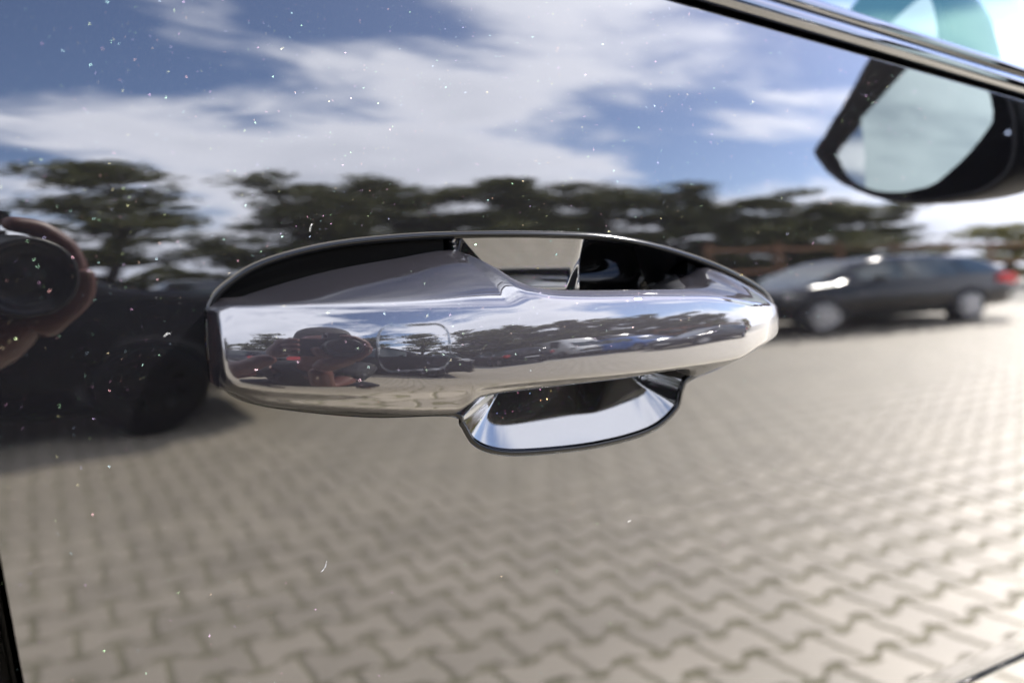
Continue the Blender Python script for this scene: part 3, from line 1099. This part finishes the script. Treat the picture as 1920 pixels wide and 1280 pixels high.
VANGL = [(.15, .98)]
build_car('parked_car', HATCH, CARBLK, (9.28, -6.85, 0), math.pi, 'black hatchback parked lengthwise, red tail lamp towards the mirror', zs=.86, xs_=1.08, wheels=(-1.0, 1.52))
build_car('parked_car', SUV, CARMAT, (-.80, -5.55, 0), 0, 'black off-roader parked lengthwise behind the photographer', rim=CARMAT)
build_car('parked_car', SUV, CARGRY, (-6.6, -6.2, 0), math.pi, 'dark grey off-roader at the far left end of the yard')
build_car('parked_van', VAN, CARWHT, (7.6, -13.2, 0), math.pi / 2, 'white van parked nose towards the photographer', glassx=VANGL)
build_car('parked_van', VAN, CARGRY, (10.0, -13.6, 0), math.pi / 2, 'dark grey van beside the white van', glassx=VANGL)
build_car('parked_car', HATCH, CARBLU, (8.8, -10.3, 0), math.pi / 2, 'bright blue hatchback parked between the vans and the black hatchback')
build_car('parked_car', HATCH, CARBLK, (4.6, -12.3, 0), -math.pi / 2, 'black hatchback parked tail first left of the white van')
build_car('parked_car', HATCH, CARGRY, (2.2, -12.4, 0), math.pi / 2, 'dark grey hatchback under the trees in the middle of the row')

# ------------------------------------------------------------------ trees
BARK = simple('dark_bark', (.045, .035, .028), .9, noise=.4, scale=9, bump=.5)


def leaf_material(name, col):
    m, t, out = mat(name)
    L = t.links.new
    b = nd(t, 'ShaderNodeBsdfPrincipled')
    gi = nd(t, 'ShaderNodeNewGeometry')
    mr = nd(t, 'ShaderNodeMapRange'); mr.inputs['To Min'].default_value = .6; mr.inputs['To Max'].default_value = 1.45
    L(gi.outputs['Random Per Island'], mr.inputs[0])
    mx = nd(t, 'ShaderNodeMixRGB', blend_type='MULTIPLY'); mx.inputs[0].default_value = 1; mx.inputs[1].default_value = (*col, 1)
    L(mr.outputs[0], mx.inputs[2])
    L(mx.outputs[0], b.inputs['Base Color'])
    b.inputs['Roughness'].default_value = .6
    b.inputs['Specular IOR Level'].default_value = .25
    tl = nd(t, 'ShaderNodeBsdfTranslucent'); L(mx.outputs[0], tl.inputs[0])
    ms = nd(t, 'ShaderNodeMixShader'); ms.inputs[0].default_value = .18
    L(b.outputs[0], ms.inputs[1]); L(tl.outputs[0], ms.inputs[2]); L(ms.outputs[0], out.inputs[0])
    return m


LEAF = leaf_material('pine_foliage', (.105, .108, .036))
LEAF2 = leaf_material('olive_foliage', (.24, .225, .075))


def limbs_mesh(limbs):
    V, F = [], []
    for pts, rad in limbs:
        pts = [Vector(p) for p in pts]
        n = len(pts)
        off = len(V)
        for i, p in enumerate(pts):
            d = (pts[min(i + 1, n - 1)] - pts[max(i - 1, 0)]).normalized()
            a = d.orthogonal().normalized()
            b = d.cross(a)
            for k in range(7):
                th = 2 * math.pi * k / 7
                V.append(p + (a * math.cos(th) + b * math.sin(th)) * rad[i])
        F += grid_faces(n, 7, off, True)
    return V, F


def tree_meshes(seed, H, spread, tiers, leaves, low):
    rd = random.Random(seed)
    r = np.random.default_rng(seed)
    trunk = [(0, 0, -.05)]
    x = y = 0
    for i in range(1, 9):
        x += rd.gauss(0, .06); y += rd.gauss(0, .06)
        trunk.append((x, y, H * .93 * i / 8))
    limbs = [(trunk, [.17 * (1 - i / 9.) + .02 for i in range(9)])]
    C = []
    for t in range(tiers):
        f = low + (1 - low) * (t + rd.uniform(-.3, .3)) / (tiers - 1)
        f = min(max(f, low), 1.0)
        z = H * f
        base = trunk[min(8, max(0, int(f * 8)))]
        reach = spread * (1.0 - .42 * max(0, (f - .45)) / .55) * rd.uniform(.6, 1.1) * (.75 + .25 * min(1, (f - low) / .15 + .3))
        for k in range(rd.randint(3, 5)):
            a = rd.uniform(0, 2 * math.pi)
            L = reach * rd.uniform(.45, 1.0)
            tip = Vector((base[0] + L * math.cos(a), base[1] + L * math.sin(a), z + L * rd.uniform(-.10, .22)))
            b0 = Vector((base[0], base[1], z - L * .18))
            mid = (b0 + tip) / 2 + Vector((0, 0, -.05 * L))
            limbs.append(([b0, mid, tip], [.05 * (1 - f * .5), .03, .012]))
            for q in range(rd.randint(3, 5)):
                u = rd.uniform(.35, 1.05)
                p = b0.lerp(tip, u)
                C.append((p.x + rd.gauss(0, .14 * L), p.y + rd.gauss(0, .14 * L), p.z + rd.gauss(0, .06) + .04, rd.uniform(.22, .50) * (.6 + .5 * spread / 2.4)))
    C = np.array(C)
    idx = r.integers(0, len(C), leaves)
    c = C[idx]
    d = r.normal(0, 1, (leaves, 3))
    d /= np.linalg.norm(d, axis=1)[:, None]
    rr = r.uniform(0, 1, leaves) ** .5
    pos = c[:, :3] + d * (c[:, 3] * rr)[:, None] * np.array([1.25, 1.25, .38])
    a = r.normal(0, 1, (leaves, 3)); a[:, 2] *= .5; a /= np.linalg.norm(a, axis=1)[:, None]
    b = r.normal(0, 1, (leaves, 3)); b -= (b * a).sum(1)[:, None] * a; b /= np.linalg.norm(b, axis=1)[:, None]
    s = r.uniform(.05, .12, leaves)[:, None]
    q = np.stack([pos - a * s, pos + b * s * .35, pos + a * s, pos - b * s * .35], 1)
    lv, lf = limbs_mesh(limbs)
    tm = bpy.data.meshes.new('trunk'); tm.from_pydata([tuple(v) for v in lv], [], lf); tm.materials.append(BARK)
    tm.polygons.foreach_set('use_smooth', [True] * len(tm.polygons))
    lm = bpy.data.meshes.new('crown'); lm.from_pydata(q.reshape(-1, 3).tolist(), [], np.arange(leaves * 4).reshape(-1, 4).tolist())
    return tm, lm


KINDS = [tree_meshes(11, 4.6, 2.6, 12, 16000, .20), tree_meshes(23, 4.3, 3.0, 12, 20000, .16), tree_meshes(35, 5.2, 2.3, 10, 9000, .45)]
for k in KINDS[:3]:
    k[1].materials.append(LEAF)
OLV = tree_meshes(51, 2.6, 2.0, 6, 7000, .18)
OLV[1].materials.append(LEAF2)


def tree(kind, loc, rz, sc, label, name='pine_tree'):
    root = empty(name, loc, rz)
    root.scale = sc
    tag(root, label, 'tree', 'trees behind the parked cars')
    for nm, me in zip(('trunk', 'crown'), kind):
        o = bpy.data.objects.new(nm, me)
        COL.objects.link(o)
        o.parent = root


TREES = [  # kind, x, y, rotation, width, height, label
    (0, -2.6, -15.0, .4, 1.1, .96, 'layered pine left of the bare trunked pine'),
    (2, .95, -13.2, 1.9, .95, .80, 'slender pine with a pointed layered top near the left edge'),
    (1, 4.4, -15.4, 2.2, 1.05, .93, 'wide dark pine starting the dense row'),
    (0, 6.0, -16.6, 5.5, 1.0, .98, 'dark pine squeezed between the first two wide pines'),
    (1, 7.4, -15.9, .3, 1.1, .99, 'wide dark pine third in the dense row'),
    (0, 9.3, -15.6, 4.0, 1.05, .97, 'pine with bright gaps above the handle'),
    (1, 10.8, -17.0, 1.5, 1.1, 1.00, 'dark pine right behind the white van'),
    (1, 12.6, -16.6, 5.1, 1.2, 1.04, 'broad pine behind the two vans'),
    (0, 14.2, -16.0, 3.3, 1.1, .99, 'dense pine between the grey van and the blue hatchback'),
    (1, 15.8, -15.4, 1.1, 1.1, .93, 'broad pine behind the blue hatchback'),
    (1, 17.8, -14.6, 4.4, 1.1, .90, 'low pine sloping down above the black hatchback'),
    (0, 19.8, -14.4, 2.8, 1.1, .78, 'lowest pine ending the dense row'),
    (2, -6.4, -14.0, 3.0, 1.2, .95, 'tall pine at the left end behind the off-roaders'),
    (1, -9.8, -12.5, .9, 1.3, 1.05, 'spreading pine farthest left'),
]
for kd, x, y, rz, w, h, lab in TREES:
    tree(KINDS[kd], (x, y, 0), rz, (w, w, h * 1.05), lab)
tree(OLV, (27.0, -15.0, 0), .5, (1.4, 1.4, 1.15), 'low sunlit olive green tree right of the black hatchback', 'olive_tree')
tree(OLV, (31.5, -15.5, 0), 2.5, (1.5, 1.5, 1.05), 'olive green tree at the far right end', 'olive_tree')

# hedge closing the yard behind the row
hv = 42000
hx = rng.uniform(-14, 22, hv)
top = 2.0 + .35 * np.sin(hx * 1.3) + .25 * np.sin(hx * 3.1 + 1) - .9 * np.clip((2.5 - hx) / 2, 0, 1)
pos = np.stack([hx, -17.2 + rng.normal(0, .35, hv), rng.uniform(0, 1, hv) ** .8 * top], -1)
a = rng.normal(0, 1, (hv, 3)); a /= np.linalg.norm(a, axis=1)[:, None]
b = rng.normal(0, 1, (hv, 3)); b -= (b * a).sum(1)[:, None] * a; b /= np.linalg.norm(b, axis=1)[:, None]
sz = rng.uniform(.06, .14, hv)[:, None]
q = np.stack([pos - a * sz, pos + b * sz * .6, pos + a * sz, pos - b * sz * .6], 1)
me = bpy.data.meshes.new('hedge')
me.from_pydata(q.reshape(-1, 3).tolist(), [], np.arange(hv * 4).reshape(-1, 4).tolist())
hedge = link('hedge', me, LEAF, None, False)
tag(hedge, 'dark clipped hedge closing the yard behind the trees', 'hedge')
hedge['kind'] = 'stuff'

# timber rail behind the black hatchback
WOOD = simple('brown_timber', (.20, .10, .05), .8, noise=.4, scale=4)
fence = empty('timber_fence', (20, -12.5, 0))
tag(fence, 'brown timber rail fence behind the black hatchback', 'fence')
for zr in (1.95, 1.2):
    box('rail', (0, 0, zr), (16, .06, .14), WOOD, fence, .01)
for k in range(9):
    box('post', (-8 + 2 * k, .08, 1.08), (.11, .11, 2.2), WOOD, fence, .01)

# ------------------------------------------------------------------ photographer and camera
SKIN = simple('skin', (.125, .042, .030), .5, noise=.12, scale=30)
CLOTH = simple('dark_shirt', (.012, .012, .014), .85, noise=.3, scale=25)
JEANS = simple('dark_trousers', (.010, .011, .016), .9, noise=.3, scale=40)
SHOE = simple('black_shoe', (.008, .008, .008), .6)
HAIR = simple('dark_hair', (.012, .009, .007), .7)
CAMB = simple('camera_black', (.003, .003, .003), .45, noise=.15, scale=200)


def skinned(name, verts, edges, radii, m, parent=None, sub=2, root=0):
    me = bpy.data.meshes.new(name)
    me.from_pydata([tuple(v) for v in verts], edges, [])
    o = link(name, me, m, parent, False)
    sm = o.modifiers.new('skin', 'SKIN')
    sm.use_smooth_shade = True
    if not me.skin_vertices:
        with bpy.context.temp_override(object=o, active_object=o):
            bpy.ops.mesh.customdata_skin_add()
    for i, sv_ in enumerate(me.skin_vertices[0].data):
        r = radii[i]
        sv_.radius = r if hasattr(r, '__len__') else (r, r)
        sv_.use_root = (i == root)
    ss = o.modifiers.new('sub', 'SUBSURF')
    ss.levels = ss.render_levels = sub
    return o


def cp(f, r, u):
    """point in the camera's own frame: forward, right, up"""
    return CAM + FWD * f + RGT * r + UPV * u


person = empty('person', (-.42, -1.0, 0))
pinv = Matrix.Translation((.42, 1.0, 0))


def P(*v):
    return pinv @ Vector(v)


tag(person, 'crouching photographer in dark clothes with bare forearms holding a camera', 'person')
head = cp(-.22, -.01, .01)
pel, che, nec = Vector((-.52, -1.12, .48)), Vector((-.36, -.86, .76)), Vector((-.25, -.70, .92))
shl, shr = Vector((-.50, -.70, .83)), Vector((-.12, -.88, .83))
ell, elr = Vector((-.46, -.42, .76)), Vector((-.20, -.62, .66))
knl, knr = Vector((-.72, -.72, .56)), Vector((-.14, -1.12, .54))
anl, anr = Vector((-.70, -.95, .09)), Vector((-.24, -1.34, .09))
tol, tor = Vector((-.66, -.76, .035)), Vector((-.14, -1.18, .035))
LW, RW = cp(-.115, -.130, -.05), cp(-.095, -.035, -.105)
bv = [pel, che, nec, head + Vector((-.02, -.03, -.06)), head + Vector((0, 0, .0)), head + Vector((0, 0, .075)), shl, ell, LW, shr, elr, RW, knl, anl, tol, knr, anr, tor]
be = [(0, 1), (1, 2), (2, 3), (3, 4), (4, 5), (1, 6), (6, 7), (7, 8), (1, 9), (9, 10), (10, 11), (0, 12), (12, 13), (13, 14), (0, 15), (15, 16), (16, 17)]
br = [.13, .13, .06, .065, .088, .07, .062, .046, .028, .062, .046, .028, .075, .045, .04, .075, .045, .04]
skinned('body', [pinv @ v for v in bv], be, br, SKIN, person)
skinned('shirt', [pinv @ v for v in [pel, che, nec.lerp(che, .3), shl, shl.lerp(ell, .55), shr, shr.lerp(elr, .55)]], [(0, 1), (1, 2), (1, 3), (3, 4), (1, 5), (5, 6)],
        [.165, .17, .10, .085, .075, .085, .075], CLOTH, person)
skinned('trousers', [pinv @ v for v in [pel, knl, anl + Vector((0, 0, .03)), knr, anr + Vector((0, 0, .03))]], [(0, 1), (1, 2), (0, 3), (3, 4)], [.17, .095, .066, .095, .066], JEANS, person)
for a_, t_ in ((anl, tol), (anr, tor)):
    skinned('shoe', [pinv @ v for v in [a_ + Vector((0, 0, -.03)), a_.lerp(t_, .5), t_]], [(0, 1), (1, 2)], [(.05, .055), (.05, .045), (.045, .035)], SHOE, person)
skinned('hair', [pinv @ v for v in [head + Vector((-.03, -.05, .0)), head + Vector((-.015, -.03, .075)), head + Vector((.005, .01, .115))]], [(0, 1), (1, 2)], [.085, .092, .07], HAIR, person)


def hand(nm, wrist, palm, fingers):
    pts, ed, rad = [wrist, palm], [(0, 1)], [.028, (.036, .022)]
    for chain, r0 in fingers:
        prev = 1
        for i, p in enumerate(chain):
            pts.append(p)
            rad.append(r0 * (1 - .12 * i))
            ed.append((prev, len(pts) - 1))
            prev = len(pts) - 1
    return skinned(nm, [pinv @ v for v in pts], ed, rad, SKIN, person)


# one hand cradles the lens from below, fingers round its flank, thumb on the other side
def ringp(f, deg, rad):
    a = R_(deg)
    return cp(f, rad * math.cos(a), rad * math.sin(a))


lf = []
for f0, degs, r0 in ((-.030, (0, 34, 66, 96), .0112), (-.020, (-52, -20, 10), .0118), (-.042, (-74, -44, -16), .0115), (-.062, (-80, -58, -36), .0105)):
    lf.append(([ringp(f0, d, .0465) for d in degs], r0))
lf.append(([ringp(-.040, -118, .047), ringp(-.032, -150, .047), ringp(-.026, 178, .046)], .0128))
hand('right_hand', RW, cp(-.052, -.006, -.062), lf)
rf = []
for u0, r0 in ((.030, .0095), (.010, .010), (-.010, .0095), (-.028, .0085)):
    rf.append(([cp(-.075, -.098, u0), cp(-.052, -.090, u0), cp(-.047, -.070, u0 - .002)], r0))
rf.append(([cp(-.125, -.095, .020), cp(-.135, -.070, .015)], .011))
hand('left_hand', LW, cp(-.10, -.110, -.01), rf)

camobj = empty('photo_camera', cp(-.10, 0, -.045))
cinv = Matrix.Translation(-cp(-.10, 0, -.045))
tag(camobj, 'black photo camera held by the crouching photographer', 'camera')
rotc = Matrix((RGT, FWD, UPV)).transposed()
box('camera_body', cinv @ cp(-.100, -.028, 0), (.126, .050, .080), CAMB, camobj, .008, rotc)
box('viewfinder_hump', cinv @ cp(-.098, .0, .052), (.055, .055, .030), CAMB, camobj, .008, rotc)
V = []
prof = [(-.078, .031), (-.062, .034), (-.05, .034), (-.048, .0352), (-.022, .0352), (-.020, .0340), (-.008, .0340), (-.0045, .0335), (-.0045, .0300), (-.010, .026), (-.016, .021), (-.014, .012), (-.0135, .001)]
for f, r in prof:
    for k in range(40):
        a = 2 * math.pi * k / 40
        V.append(cinv @ cp(f, r * math.cos(a), r * math.sin(a)))
pydata('lens_barrel', V, grid_faces(len(prof), 40, 0, True), CAMB, camobj)

# ------------------------------------------------------------------ lint caught on the paint
LINT = simple('white_lint', (.5, .5, .48), .9)
for u0, v0, L_, ang_, curl, lab in ((.0887, .8506, .0044, 1.0, 1.2, 'curled white lint fibre on the lower door panel under the grip'),
                                    (.0886, .9792, .0026, -1.9, .7, 'tiny hooked lint fibre on the paint just above the handle rim'),
                                    (.0374, .9435, .0022, .5, -1.0, 'tiny lint fibre on the dark paint left of the handle'),
                                    (.2350, .8420, .0016, .3, .8, 'short pale lint speck on the paint below the finger cup')):
    pts = []
    for t_ in np.linspace(-.5, .5, 9):
        a_ = ang_ + curl * t_
        pts.append((t_ * L_ * math.cos(ang_) - curl * t_ * t_ * L_ * math.sin(ang_) * .6, t_ * L_ * math.sin(ang_) + curl * t_ * t_ * L_ * math.cos(ang_) * .6))
    base_ = Vector(on_door(u0, v0, .00012).tolist())
    w_ = [Vector(on_door(u0 + a, v0 + b, .00012 + .0001 * math.sin(i)).tolist()) - base_ for i, (a, b) in enumerate(pts)]
    o = tube('lint_fibre', w_, [.000042 + .00002 * math.sin(i * 1.7) for i in range(9)], LINT, None, 5)
    o.location = base_
    tag(o, lab, 'lint', 'lint fibres on the door')
